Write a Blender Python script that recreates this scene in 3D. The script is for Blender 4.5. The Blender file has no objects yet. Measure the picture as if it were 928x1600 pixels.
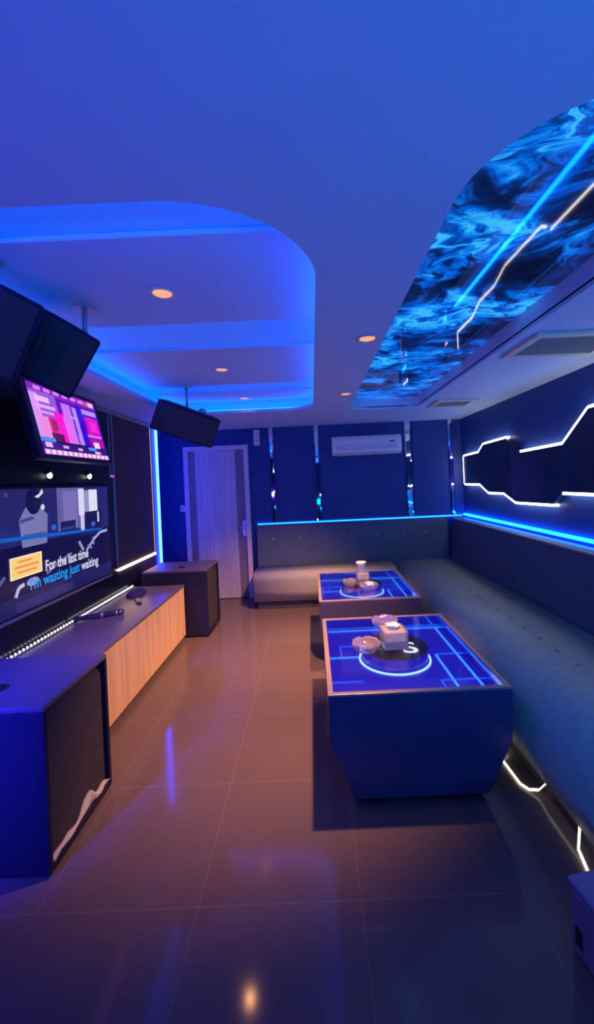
import bpy, bmesh, math, random
from mathutils import Vector, Matrix
random.seed(4)
S = bpy.context.scene
C = S.collection
PI = math.pi

# ------------------------------------------------------------------ materials
def mat(name, col, rough=0.5, metal=0.0, spec=0.5, var=0.12, nscale=8.0, stretch=(1, 1, 1), bump=0.0, emit=None, estr=0.0,
        trans=0.0, ior=1.45, coat=0.0, rvar=0.0):
    m = bpy.data.materials.new(name); m.use_nodes = True
    nt = m.node_tree; b = nt.nodes['Principled BSDF']
    L = nt.links.new
    tc = nt.nodes.new('ShaderNodeTexCoord'); mp = nt.nodes.new('ShaderNodeMapping')
    mp.inputs['Scale'].default_value = stretch
    nz = nt.nodes.new('ShaderNodeTexNoise'); nz.inputs['Scale'].default_value = nscale; nz.inputs['Detail'].default_value = 4
    L(tc.outputs['Object'], mp.inputs[0]); L(mp.outputs[0], nz.inputs['Vector'])
    rp = nt.nodes.new('ShaderNodeValToRGB')
    a = [max(0, c * (1 - var)) for c in col] + [1]; z = [min(1, c * (1 + var)) for c in col] + [1]
    rp.color_ramp.elements[0].color = a; rp.color_ramp.elements[1].color = z
    rp.color_ramp.elements[0].position = .3; rp.color_ramp.elements[1].position = .7
    L(nz.outputs[0], rp.inputs[0]); L(rp.outputs[0], b.inputs['Base Color'])
    b.inputs['Roughness'].default_value = rough; b.inputs['Metallic'].default_value = metal
    b.inputs['Specular IOR Level'].default_value = spec
    b.inputs['IOR'].default_value = ior; b.inputs['Transmission Weight'].default_value = trans
    b.inputs['Coat Weight'].default_value = coat; b.inputs['Coat Roughness'].default_value = 0.05
    if bump:
        bp = nt.nodes.new('ShaderNodeBump'); bp.inputs['Strength'].default_value = bump; bp.inputs['Distance'].default_value = .01
        L(nz.outputs[0], bp.inputs['Height']); L(bp.outputs[0], b.inputs['Normal'])
    if emit:
        b.inputs['Emission Color'].default_value = (*emit, 1); b.inputs['Emission Strength'].default_value = estr
    return m

def srgb(r, g, b):
    f = lambda v: (v / 255 / 12.92) if v / 255 <= .04045 else ((v / 255 + .055) / 1.055) ** 2.4
    return (f(r), f(g), f(b))

def glow(name, col, st, rough=.4):
    return mat(name, (.02, .02, .02), rough, emit=col, estr=st, var=0)

M = {}
M['ceil'] = mat('ceiling_paint_blue_lit', (.48, .64, .82), .62, spec=.3, var=.02, nscale=3)  # white ceiling with the blue LED light mixed into its colour
M['wall'] = mat('navy_wall_paint', (.020, .055, .24), .5, spec=.35, var=.06, nscale=3)
M['media'] = mat('dark_gloss_panel', (.022, .02, .045), .18, spec=.5, var=.1, nscale=2)
M['warmpanel'] = mat('dark_brown_panel', (.10, .055, .06), .55, var=.25, nscale=5, stretch=(1, 30, .6))
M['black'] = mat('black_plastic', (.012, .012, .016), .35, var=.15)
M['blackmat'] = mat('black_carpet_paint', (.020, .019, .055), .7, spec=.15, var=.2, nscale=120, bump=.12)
M['artpanel'] = mat('dark_teal_panel', (.025, .045, .085), .3, var=.1)
M['cloth'] = mat('grille_cloth', (.045, .038, .05), .85, var=.35, nscale=240, bump=.15)
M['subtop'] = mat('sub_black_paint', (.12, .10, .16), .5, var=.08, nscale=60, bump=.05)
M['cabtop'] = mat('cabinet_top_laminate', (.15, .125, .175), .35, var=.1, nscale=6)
M['wood'] = mat('oak_veneer', (.72, .50, .30), .48, var=.16, nscale=3.2, stretch=(6, 6, .35))
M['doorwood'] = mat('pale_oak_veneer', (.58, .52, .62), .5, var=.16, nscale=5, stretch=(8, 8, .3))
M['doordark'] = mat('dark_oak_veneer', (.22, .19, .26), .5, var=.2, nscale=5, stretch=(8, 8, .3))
M['frame'] = mat('door_frame_paint', (.66, .60, .70), .45, var=.04)
M['chrome'] = mat('chrome', (.75, .76, .8), .14, metal=1, var=.02)
M['mirror'] = mat('mirror_glass', (.82, .85, .9), .03, metal=1, var=.01)
M['white'] = mat('white_plastic', (.78, .78, .76), .35, var=.02)
M['ivory'] = mat('ivory_vent_plastic', (.72, .66, .5), .5, var=.03)
M['ventgrille'] = mat('tan_vent_grille', (.30, .29, .25), .6, var=.15, nscale=60)
M['leather'] = mat('grey_leather_lit', (.42, .45, .40), .42, spec=.4, var=.08, nscale=22, bump=.06)  # seat leather, lightened to carry the white light falling on it
M['leather_shaded'] = mat('grey_leather_shaded', (.085, .12, .17), .45, spec=.35, var=.08, nscale=22, bump=.06)  # same leather on the backrests, darker and bluer to carry their shade
M['piping'] = mat('grey_piping', (.46, .45, .44), .4, var=.05)
M['button'] = mat('upholstery_button', (.24, .26, .24), .5, var=.05)
M['basedark'] = mat('sofa_base', (.06, .06, .09), .55, var=.1)
M['tablebody'] = mat('table_body_laminate', (.06, .062, .16), .32, spec=.4, var=.06, nscale=4)
M['wellmirror'] = mat('blue_tinted_mirror', (.30, .32, .75), .06, metal=1, var=.02)
M['rim'] = mat('table_rim_bronze', (.42, .33, .33), .3, metal=.35, var=.06)
M['tableplate'] = mat('table_blue_light_panel', (.01, .01, .12), .4, emit=srgb(14, 0, 190), estr=.9, var=0)
M['drumside'] = mat('table_drum_side', (.01, .01, .14), .35, emit=srgb(40, 5, 215), estr=.6, var=0)
M['discblack'] = mat('table_disc_black', (.008, .008, .02), .25, var=.1)
M['tableline'] = glow('table_led_line', srgb(50, 135, 255), 2.0)
M['tabledim'] = glow('table_led_line_dim', srgb(30, 80, 255), 1.7)
M['ring'] = glow('table_led_ring', srgb(150, 200, 255), 2.2)
M['letter'] = glow('white_letter', (.95, 1, 1), 1.1)
M['glass'] = mat('clear_glass', (.97, .93, 1), .06, trans=1, ior=1.45, var=.02)
M['tint'] = mat('pressed_glass', (.95, .86, .98), .10, trans=.88, ior=1.45, var=.05)
M['acrylic'] = mat('frosted_acrylic', (1, .98, .93), .12, trans=.85, ior=1.3, var=.02)
M['tissue'] = mat('white_tissue', (.92, .88, .80), .8, var=.04, bump=.2)
M['trim'] = mat('grey_metal_trim', (.42, .40, .43), .35, metal=.3, var=.05)
M['skirt'] = mat('stool_blue_grey', (.20, .19, .34), .5, var=.06)
M['slot'] = mat('dark_recess', (.01, .01, .03), .7, var=.1)
M['mic'] = mat('microphone_black', (.03, .028, .05), .35, var=.1)
M['micmesh'] = mat('microphone_mesh', (.16, .15, .2), .35, metal=.9, var=.3, nscale=200, bump=.4)
M['pouch'] = mat('dark_blue_fabric', (.04, .03, .16), .75, var=.2, nscale=40)
# light emitters
M['led_cyan'] = glow('led_tube_cyan', (.012, .036, 1), 28)
M['led_violet'] = glow('led_tube_violet', (.045, .022, 1), 12)
M['led_blue'] = glow('led_cove_blue', (0, .12, 1), 24)
M['gap_glow'] = mat('blue_gap_glow', (.25, .4, .7), .5, emit=(0, .08, .62), estr=.75, var=0)  # for added sheets that stand in for hidden LED glow
M['led_ledge'] = glow('led_ledge_cyan', (.002, .15, 1), 22)
M['led_ledge_far'] = glow('led_ledge_cyan_far', (.008, .18, 1), 5)
M['led_white'] = glow('led_white', (1, .96, .90), 5.5)
M['led_under'] = glow('led_white_soft', (1, .92, .66), 1.7)
M['led_warm'] = glow('led_warm', (1, .62, .36), 14)
M['led_warm_dim'] = glow('led_warm_dim', (1, .55, .40), .55)
M['bead'] = glow('led_bead', (1, .97, .9), 3)
M['lamp'] = glow('downlight_lamp', (1, .42, .22), 1.0)
M['spotbulb'] = glow('spot_bulb', (.9, 1, .78), 2.2)

def floor_material():
    m = bpy.data.materials.new('polished_dark_tile'); m.use_nodes = True
    nt = m.node_tree; b = nt.nodes['Principled BSDF']; L = nt.links.new
    tc = nt.nodes.new('ShaderNodeTexCoord'); sp = nt.nodes.new('ShaderNodeSeparateXYZ'); L(tc.outputs['Object'], sp.inputs[0])
    def line(axis, off, size):
        a = nt.nodes.new('ShaderNodeMath'); a.operation = 'ADD'; a.inputs[1].default_value = -off + 60 * size; L(sp.outputs[axis], a.inputs[0])
        d = nt.nodes.new('ShaderNodeMath'); d.operation = 'MODULO'; d.inputs[1].default_value = size; L(a.outputs[0], d.inputs[0])
        e = nt.nodes.new('ShaderNodeMath'); e.operation = 'LESS_THAN'; e.inputs[1].default_value = .0045; L(d.outputs[0], e.inputs[0])
        return e
    lx, ly = line('X', -.492, .602), line('Y', 2.063, .602)
    mx = nt.nodes.new('ShaderNodeMath'); mx.operation = 'MAXIMUM'; L(lx.outputs[0], mx.inputs[0]); L(ly.outputs[0], mx.inputs[1])
    nz = nt.nodes.new('ShaderNodeTexNoise'); nz.inputs['Scale'].default_value = 1.6; nz.inputs['Detail'].default_value = 5; L(tc.outputs['Object'], nz.inputs['Vector'])
    rp = nt.nodes.new('ShaderNodeValToRGB')
    rp.color_ramp.elements[0].color = (.125, .094, .094, 1); rp.color_ramp.elements[1].color = (.150, .110, .108, 1); L(nz.outputs[0], rp.inputs[0])
    mix = nt.nodes.new('ShaderNodeMixRGB'); mix.inputs[2].default_value = (.185, .148, .138, 1); L(mx.outputs[0], mix.inputs[0]); L(rp.outputs[0], mix.inputs[1])
    L(mix.outputs[0], b.inputs['Base Color'])
    b.inputs['Roughness'].default_value = .09; b.inputs['Specular IOR Level'].default_value = .28
    return m
M['floor'] = floor_material()

def mural_material():
    m = bpy.data.materials.new('backlit_water_print'); m.use_nodes = True
    nt = m.node_tree; b = nt.nodes['Principled BSDF']; L = nt.links.new
    tc = nt.nodes.new('ShaderNodeTexCoord')
    mp = nt.nodes.new('ShaderNodeMapping'); mp.inputs['Scale'].default_value = (1.25, 1.7, 1); mp.inputs['Rotation'].default_value = (0, 0, .35)
    L(tc.outputs['Object'], mp.inputs[0])
    n1 = nt.nodes.new('ShaderNodeTexNoise'); n1.inputs['Scale'].default_value = 2.0; n1.inputs['Detail'].default_value = 3; n1.inputs['Distortion'].default_value = .8
    L(mp.outputs[0], n1.inputs['Vector'])
    add = nt.nodes.new('ShaderNodeMixRGB'); add.blend_type = 'LINEAR_LIGHT'; add.inputs[0].default_value = .30
    L(mp.outputs[0], add.inputs[1]); L(n1.outputs['Color'], add.inputs[2])
    n2 = nt.nodes.new('ShaderNodeTexNoise'); n2.inputs['Scale'].default_value = 3.1; n2.inputs['Detail'].default_value = 7; n2.inputs['Roughness'].default_value = .62; n2.inputs['Distortion'].default_value = 1.1
    L(add.outputs[0], n2.inputs['Vector'])
    s = nt.nodes.new('ShaderNodeMath'); s.operation = 'SUBTRACT'; s.inputs[1].default_value = .5; L(n2.outputs[0], s.inputs[0])
    a = nt.nodes.new('ShaderNodeMath'); a.operation = 'ABSOLUTE'; L(s.outputs[0], a.inputs[0])
    r1 = nt.nodes.new('ShaderNodeMapRange'); r1.inputs[1].default_value = 0; r1.inputs[2].default_value = .11; r1.inputs[3].default_value = 1; r1.inputs[4].default_value = 0
    L(a.outputs[0], r1.inputs[0])
    n3 = nt.nodes.new('ShaderNodeTexNoise'); n3.inputs['Scale'].default_value = 1.7; n3.inputs['Detail'].default_value = 2; L(add.outputs[0], n3.inputs['Vector'])
    r3 = nt.nodes.new('ShaderNodeMapRange'); r3.inputs[1].default_value = .36; r3.inputs[2].default_value = .66; L(n3.outputs[0], r3.inputs[0])
    mul = nt.nodes.new('ShaderNodeMath'); mul.operation = 'MULTIPLY'; L(r1.outputs[0], mul.inputs[0]); L(r3.outputs[0], mul.inputs[1])
    w = nt.nodes.new('ShaderNodeMath'); w.operation = 'MULTIPLY_ADD'; w.inputs[1].default_value = .75; L(mul.outputs[0], w.inputs[0])
    h = nt.nodes.new('ShaderNodeMath'); h.operation = 'MULTIPLY'; h.inputs[1].default_value = .38; L(r3.outputs[0], h.inputs[0]); L(h.outputs[0], w.inputs[2])
    rp = nt.nodes.new('ShaderNodeValToRGB'); cr = rp.color_ramp
    cr.elements[0].position = .05; cr.elements[0].color = (*srgb(2, 10, 40), 1)
    cr.elements[1].position = 1; cr.elements[1].color = (*srgb(60, 190, 250), 1)
    for p, c in ((.25, (3, 35, 95)), (.45, (0, 85, 205)), (.68, (8, 130, 240))):
        e = cr.elements.new(p); e.color = (*srgb(*c), 1)
    L(w.outputs[0], rp.inputs[0])
    b.inputs['Base Color'].default_value = (.01, .015, .03, 1)
    L(rp.outputs[0], b.inputs['Emission Color']); b.inputs['Emission Strength'].default_value = .95
    b.inputs['Roughness'].default_value = .04; b.inputs['Specular IOR Level'].default_value = 1.0; b.inputs['IOR'].default_value = 1.7
    return m
M['mural'] = mural_material()

# ------------------------------------------------------------------ mesh helpers
class MB:
    def __init__(self): self.bm = bmesh.new(); self.mats = []
    def mi(self, m):
        if m not in self.mats: self.mats.append(m)
        return self.mats.index(m)
    def _merge(self, t, m, mx=None):
        if mx is not None: t.transform(mx)
        i = self.mi(m); off = {}
        for v in t.verts: off[v] = self.bm.verts.new(v.co)
        for f in t.faces:
            try:
                g = self.bm.faces.new([off[v] for v in f.verts]); g.material_index = i; g.smooth = f.smooth
            except ValueError: pass
        t.free()
    def box(self, a, b, m, bev=0.0, seg=2, mx=None):
        t = bmesh.new(); bmesh.ops.create_cube(t, size=1)
        for v in t.verts: v.co = Vector([a[i] + (b[i] - a[i]) * (v.co[i] + .5) for i in range(3)])
        if bev:
            bmesh.ops.bevel(t, geom=t.edges[:], offset=bev, segments=seg, affect='EDGES', profile=.5)
        bmesh.ops.recalc_face_normals(t, faces=t.faces[:]); self._merge(t, m, mx); return self
    def prism(self, pts, axis, lo, hi, m, bev=0.0, mx=None, smooth=False):
        """pts: 2-D outline in the two other axes (in xyz order) extruded along axis"""
        t = bmesh.new()
        def P(p, h):
            if axis == 'x': return (h, p[0], p[1])
            if axis == 'y': return (p[0], h, p[1])
            return (p[0], p[1], h)
        A = [t.verts.new(P(p, lo)) for p in pts]; B = [t.verts.new(P(p, hi)) for p in pts]
        n = len(pts); t.faces.new(A); t.faces.new(B[::-1])
        for i in range(n):
            f = t.faces.new([A[i], B[i], B[(i + 1) % n], A[(i + 1) % n]]); f.smooth = smooth
        bmesh.ops.recalc_face_normals(t, faces=t.faces[:])
        if bev: bmesh.ops.bevel(t, geom=t.edges[:], offset=bev, segments=2, affect='EDGES', profile=.5)
        self._merge(t, m, mx); return self
    def lathe(self, prof, m, n=28, mx=None):
        t = bmesh.new(); rings = []
        for r, z in prof:
            rings.append([t.verts.new((max(r, .0001) * math.cos(2 * PI * k / n), max(r, .0001) * math.sin(2 * PI * k / n), z)) for k in range(n)])
        for i in range(len(rings) - 1):
            for k in range(n):
                f = t.faces.new([rings[i][k], rings[i][(k + 1) % n], rings[i + 1][(k + 1) % n], rings[i + 1][k]]); f.smooth = True
        t.faces.new(rings[0][::-1]); t.faces.new(rings[-1])
        bmesh.ops.recalc_face_normals(t, faces=t.faces[:]); self._merge(t, m, mx); return self
    def tube(self, pts, r, m, n=8, mx=None):
        t = bmesh.new(); rings = []
        for i, p in enumerate(pts):
            p = Vector(p); d = Vector(pts[min(i + 1, len(pts) - 1)]) - Vector(pts[max(i - 1, 0)]); d.normalize()
            up = Vector((0, 0, 1)) if abs(d.z) < .9 else Vector((1, 0, 0))
            a = d.cross(up).normalized(); b2 = d.cross(a)
            rings.append([t.verts.new(p + r * (a * math.cos(2 * PI * k / n) + b2 * math.sin(2 * PI * k / n))) for k in range(n)])
        for i in range(len(rings) - 1):
            for k in range(n):
                f = t.faces.new([rings[i][k], rings[i][(k + 1) % n], rings[i + 1][(k + 1) % n], rings[i + 1][k]]); f.smooth = True
        t.faces.new(rings[0]); t.faces.new(rings[-1][::-1])
        bmesh.ops.recalc_face_normals(t, faces=t.faces[:]); self._merge(t, m, mx); return self
    def poly(self, pts, m):
        f = self.bm.faces.new([self.bm.verts.new(p) for p in pts]); f.material_index = self.mi(m); return self
    def mesh(self, me, m, mx):
        t = bmesh.new(); t.from_mesh(me); self._merge(t, m, mx); return self
    def build(self, name, parent=None):
        me = bpy.data.meshes.new(name); self.bm.to_mesh(me); self.bm.free()
        for m in self.mats: me.materials.append(m)
        o = bpy.data.objects.new(name, me); C.objects.link(o)
        if parent: o.parent = parent
        return o

def tag(o, label, cat, group=None, kind=None):
    o['label'] = label; o['category'] = cat
    if group: o['group'] = group
    if kind: o['kind'] = kind
    return o
def thing(name, label, cat, loc=(0, 0, 0), rz=0, group=None):
    o = bpy.data.objects.new(name, None); C.objects.link(o); o.empty_display_size = .05
    o.location = loc; o.rotation_euler = (0, 0, rz)
    return tag(o, label, cat, group)
def struct(o, label, cat='room'):
    o['kind'] = 'structure'; o['label'] = label; o['category'] = cat; return o
def copy_tree(o, parent=None):
    c = o.copy(); C.objects.link(c)
    if parent: c.parent = parent
    for ch in list(o.children): copy_tree(ch, c)
    return c
def text_mesh(s, size, space=1.0):
    cu = bpy.data.curves.new('lettering', 'FONT'); cu.body = s; cu.size = size; cu.space_character = space; cu.align_x = 'LEFT'; cu.offset = size * .018
    o = bpy.data.objects.new('lettering', cu); C.objects.link(o)
    bpy.context.view_layer.update()
    me = bpy.data.meshes.new_from_object(o.evaluated_get(bpy.context.evaluated_depsgraph_get()))
    bpy.data.objects.remove(o); return me
def rounded(x0, y0, x1, y1, r, n=10):
    """r: radii for corners (x0,y0),(x1,y0),(x1,y1),(x0,y1)"""
    out = []
    for (cx, cy, a0, rr) in ((x0 + r[0], y0 + r[0], PI, r[0]), (x1 - r[1], y0 + r[1], 1.5 * PI, r[1]), (x1 - r[2], y1 - r[2], 0, r[2]), (x0 + r[3], y1 - r[3], .5 * PI, r[3])):
        for k in range(n + 1):
            a = a0 + .5 * PI * k / n; out.append((cx + rr * math.cos(a), cy + rr * math.sin(a)))
    return out
def inset(pts, d):
    n = len(pts); out = []
    for i in range(n):
        p, q, s = Vector(pts[i - 1]), Vector(pts[i]), Vector(pts[(i + 1) % n])
        t = ((q - p).normalized() if (q - p).length > 1e-6 else Vector((0, 0))) + ((s - q).normalized() if (s - q).length > 1e-6 else Vector((0, 0)))
        t.normalize(); out.append((q.x - d * t.y, q.y + d * t.x))       # ccw outline: +d goes inwards
    return out

# ------------------------------------------------------------------ the room
XL, XR, YB, YF, ZC = -2.15, 2.07, 5.44, -1.7, 2.31
fl = MB().box((XL - .1, YF - .1, -.06), (XR + .1, YB + .1, 0), M['floor']).build('floor'); struct(fl, 'polished dark tiled floor', 'floor')
w = MB().box((XR, YF - .1, 0), (XR + .1, YB + .1, 2.6), M['wall']).build('wall_right'); struct(w, 'dark navy right wall behind the long sofa', 'wall')
w = MB().box((XL, YB, 0), (XR, YB + .1, 2.6), M['wall']).build('wall_back'); struct(w, 'dark navy far wall with door and mirror strips', 'wall')
w = MB().box((XL, YF - .1, 0), (XR, YF, 2.6), M['wall']).build('wall_front'); struct(w, 'dark navy wall behind the viewer', 'wall')
XM = -1.89           # face of the media wall
w = MB().box((XL - .1, YF - .1, 0), (XL, YB + .1, 2.6), M['wall']).box((XL, .95, 0), (XM, 4.84, ZC), M['media']).build('wall_left')
struct(w, 'glossy dark media wall on the left carrying the television', 'wall')

TRAY = rounded(-1.40, 1.05, .05, 4.20, (.45, .45, .30, .30), 12)
MUR = rounded(.43, .78, 1.20, 4.36, (.34, .10, .12, .22), 10)
def slab_with_holes(outer, holes, z0, z1, name, m):
    cu = bpy.data.curves.new(name, 'CURVE'); cu.dimensions = '2D'; cu.fill_mode = 'BOTH'; cu.extrude = (z1 - z0) / 2
    for pts in [outer] + holes:
        sp = cu.splines.new('POLY'); sp.points.add(len(pts) - 1); sp.use_cyclic_u = True
        for q, p in zip(sp.points, pts): q.co = (p[0], p[1], 0, 1)
    o = bpy.data.objects.new(name, cu); C.objects.link(o); bpy.context.view_layer.update()
    me = bpy.data.meshes.new_from_object(o.evaluated_get(bpy.context.evaluated_depsgraph_get()))
    bpy.data.objects.remove(o); me.name = name
    for v in me.vertices: v.co.z += (z0 + z1) / 2
    me.materials.clear(); me.materials.append(m)
    return me
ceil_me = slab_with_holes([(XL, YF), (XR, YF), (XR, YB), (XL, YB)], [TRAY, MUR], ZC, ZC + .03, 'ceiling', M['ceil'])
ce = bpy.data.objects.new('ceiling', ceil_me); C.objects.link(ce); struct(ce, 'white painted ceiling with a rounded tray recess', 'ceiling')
ZD = 2.47
deck = MB()
CAV = inset(TRAY, -.14)
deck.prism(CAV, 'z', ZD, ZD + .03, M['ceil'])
n = len(CAV)
for i in range(n):
    p, q = CAV[i], CAV[(i + 1) % n]
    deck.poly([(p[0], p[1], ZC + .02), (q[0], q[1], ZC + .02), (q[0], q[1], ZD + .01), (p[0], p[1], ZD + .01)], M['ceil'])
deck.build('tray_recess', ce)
# three dropped boards across the tray, each carries a downlight
ZP = 2.445
for y0, y1 in ((1.407, 2.18), (2.59, 3.54), (3.87, 4.26)):
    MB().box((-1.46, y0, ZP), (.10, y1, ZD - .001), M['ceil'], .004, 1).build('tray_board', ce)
mr = MB()
n = len(MUR)
for i in range(n):
    p, q = MUR[i], MUR[(i + 1) % n]
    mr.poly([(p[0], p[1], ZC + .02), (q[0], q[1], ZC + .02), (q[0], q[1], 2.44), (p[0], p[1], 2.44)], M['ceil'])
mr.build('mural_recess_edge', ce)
# the ledge of the recess is dark, the panel above it glows
mo = MB().prism(inset(MUR, .002), 'z', 2.425, 2.438, M['mural']).build('ceiling_mural')
tag(mo, 'long glossy backlit ceiling panel printed with swirling blue water', 'ceiling panel')

# cove LED on top of the tray lip
cov = MB(); cp = inset(TRAY, -.06); n = len(cp)
for i in range(n):
    p, q = Vector(cp[i]), Vector(cp[(i + 1) % n]); d = q - p
    if d.length < 1e-5: continue
    nrm = Vector((-d.y, d.x)).normalized() * .007
    cov.prism([(p.x + nrm.x, p.y + nrm.y), (q.x + nrm.x, q.y + nrm.y), (q.x - nrm.x, q.y - nrm.y), (p.x - nrm.x, p.y - nrm.y)], 'z', ZC + .0305, ZC + .042, M['led_blue'])
tag(cov.build('cove_light_strip'), 'bright blue LED strip on the lip of the rounded ceiling tray', 'light strip')
def clip_y(pts, y0, y1):
    for lim, sg in ((y0, 1), (y1, -1)):
        out = []
        for p, q in zip(pts, pts[1:] + pts[:1]):
            a, b = (p[1] - lim) * sg, (q[1] - lim) * sg
            if a >= 0: out.append(p)
            if a * b < 0: t = a / (a - b); out.append((p[0] + t * (q[0] - p[0]), lim))
        pts = out
    return pts
for y0, y1, lab in ((.0, 1.404, 'added blue glow sheet in the ceiling gap nearest the viewer'), (2.183, 2.587, 'added blue glow sheet in the ceiling gap beyond the first downlight board'), (3.543, 3.867, 'added blue glow sheet in the ceiling gap beyond the middle downlight board')):
    tag(MB().prism(clip_y(inset(TRAY, -.135), y0, y1), 'z', ZD - .006, ZD - .0005, M['gap_glow']).build('added_gap_glow'), lab, 'light panel', 'added blue glow sheets in the tray gaps')  # added glowing sheets that turn the tray gaps blue

# trims
t1 = MB().box((XM, .95, 2.265), (XM + .03, 4.84, ZC - .001), M['trim'], .004).build('trim_1'); struct(t1, 'grey metal trim along the top of the media wall', 'trim')

# ------------------------------------------------------------------ door
d = MB()
d.box((-1.735, YB - .05, 0), (-1.672, YB, 2.09), M['frame'], .006).box((-.915, YB - .05, 0), (-.852, YB, 2.09), M['frame'], .006).box((-1.673, YB - .049, 2.03), (-.914, YB, 2.089), M['frame'])
door = d.build('door_1'); struct(door, 'pale wood grain door with light frame in the far wall', 'door')
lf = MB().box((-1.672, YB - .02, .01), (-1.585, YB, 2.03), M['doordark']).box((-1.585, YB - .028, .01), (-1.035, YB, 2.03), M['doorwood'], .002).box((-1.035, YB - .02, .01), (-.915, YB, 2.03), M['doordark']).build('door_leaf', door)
lock = MB().box((-.965, YB - .05, .84), (-.915, YB - .02, 1.06), M['chrome'], .008).build('door_lock', door)
MB().tube([(-.94, YB - .05, .97), (-.94, YB - .085, .97), (-1.05, YB - .085, .97)], .009, M['chrome']).build('lever_handle', lock)
sw = thing('light_switch', 'small pale square light switch left of the door', 'switch', (-1.775, YB, 1.255))
MB().box((-.038, -.012, -.045), (.038, 0, .045), M['white'], .005).build('plate', sw)
MB().box((-.016, -.017, -.024), (.016, -.0115, .024), M['frame'], .003).build('rocker', sw)
fx = thing('wall_fixture', 'small pale wall fixture with two ovals high right of the door', 'wall fixture', (-.725, YB, 2.175))
MB().box((-.042, -.05, -.105), (.042, 0, .11), M['white'], .014).build('housing', fx)
for z in (.045, -.04):
    MB().lathe([(.028, 0), (.028, .008), (.018, .014)], M['frame'], 20, Matrix.Translation((0, -.05, z)) @ Matrix.Rotation(PI / 2, 4, 'X')).build('lens', fx)

# mirror strips on the far wall
for x, wd, lab in ((-.535, .055, 'narrow mirror strip on the far wall just right of the door'), (.085, .062, 'mirror strip left of the air conditioner'),
                   (1.335, .08, 'mirror strip right of the air conditioner, widest of the four'), (1.92, .055, 'mirror strip on the far wall nearest the right corner')):
    MBs = MB().prism([(x - wd / 2, YB - .016), (x - wd / 2 + .012, YB - .022), (x + wd / 2 - .012, YB - .022), (x + wd / 2, YB - .016), (x + wd / 2, YB), (x - wd / 2, YB)], 'z', 1.01, ZC, M['mirror'])
    tag(MBs.build('mirror_strip'), lab, 'mirror strip', 'mirror strips on the far wall')
# upholstered wall panels between the strips
for a, b in ((-.48, .03), (.14, 1.27), (1.40, 1.87)):
    struct(MB().box((a, YB - .014, 1.012), (b, YB, ZC - .002), M['wall'], .005).build('trim_2'), 'navy panel on the far wall', 'wall panel')

# air conditioner
ac = thing('air_conditioner', 'white split air conditioner high on the far wall', 'air conditioner', (.75, YB, 1.88))
MB().prism([(-.015, 0), (-.15, .0), (-.195, .03), (-.205, .09), (-.20, .19), (-.18, .235), (-.145, .25), (-.015, .25)], 'x', -.46, .46, M['white'], .006).build('body', ac)
MB().box((-.40, -.212, .055), (.40, -.196, .118), M['frame'], .003).build('outlet_band', ac)
MB().box((-.42, -.190, -.008), (.42, -.10, .004), M['white'], .003).build('louver', ac)
MB().box((.30, -.2085, .15), (.37, -.2005, .165), M['slot']).build('display_window', ac)

# ------------------------------------------------------------------ downlights
def downlight(x, y, z, lab, power, aim=(0, 0), blend=.9, ang=1.75):
    t = thing('downlight', lab, 'ceiling light', (x, y, z), 0, 'recessed warm downlights')
    MB().lathe([(.058, -.001), (.060, -.007), (.050, -.009), (.043, -.004), (.043, -.001)], M['ivory'], 28).build('trim_ring', t)
    MB().lathe([(.042, -.0008), (.042, -.004), (.030, -.0048)], M['lamp'], 24).build('lamp', t)
    l = bpy.data.lights.new('downlight_beam', 'SPOT'); l.energy = power; l.color = (1, .43, .18); l.spot_size = ang; l.spot_blend = blend; l.shadow_soft_size = .03
    o = bpy.data.objects.new('downlight_beam', l); C.objects.link(o); o.location = (x, y, z - .03)
    o.rotation_euler = (Vector((x + aim[0], y + aim[1], 0)) - Vector((x, y, z))).to_track_quat('-Z', 'Y').to_euler()
for x, y, z, lab, p in ((-.645, 1.82, ZP, 'glowing warm downlight in the nearest tray board, largest of all', 8), (-.655, 3.06, ZP, 'warm downlight in the middle tray board', 8), (-.655, 4.11, ZP, 'small warm downlight in the farthest tray board', 1),
                     (.335, 2.144, ZC, 'warm downlight between the tray and the water print panel, nearer one', 480), (.335, 3.50, ZC, 'warm downlight between the tray and the water print panel, farther one', 400)):
    downlight(x, y, z, lab, p, (-.72, .72) if x > 0 else (0, 0), 1.0 if x > 0 else .9, 1.38 if x > 0 else 1.9)

# ceiling vents on the right
def vent(x0, x1, y0, y1, lab):
    t = thing('ceiling_vent', lab, 'ceiling vent', ((x0 + x1) / 2, (y0 + y1) / 2, ZC), 0, 'ceiling vents above the long sofa')
    a, b = (x1 - x0) / 2, (y1 - y0) / 2; f = .05
    MB().box((-a, -b, -.022), (a, -b + f, -.0005), M['ivory'], .006).box((-a, b - f, -.022), (a, b, -.0005), M['ivory'], .006).box((-a, -b + f, -.022), (-a + f, b - f, -.0005), M['ivory'], .006).box((a - f, -b + f, -.022), (a, b - f, -.0005), M['ivory'], .006).build('frame', t)
    g = MB().box((-a + f, -b + f, -.006), (a - f, b - f, -.0005), M['ventgrille'])
    k = int((2 * b - 2 * f) / .022)
    for i in range(k):
        y = -b + f + .011 + i * .022
        g.box((-a + f, y - .003, -.014), (a - f, y + .003, -.006), M['ventgrille'])
    g.build('grille', t)
vent(1.27, 1.86, 2.17, 2.60, 'ivory ceiling vent with tan grille, larger one at the right edge')
vent(1.30, 1.72, 3.98, 4.36, 'ceiling vent farther back, near the far right corner')

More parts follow.
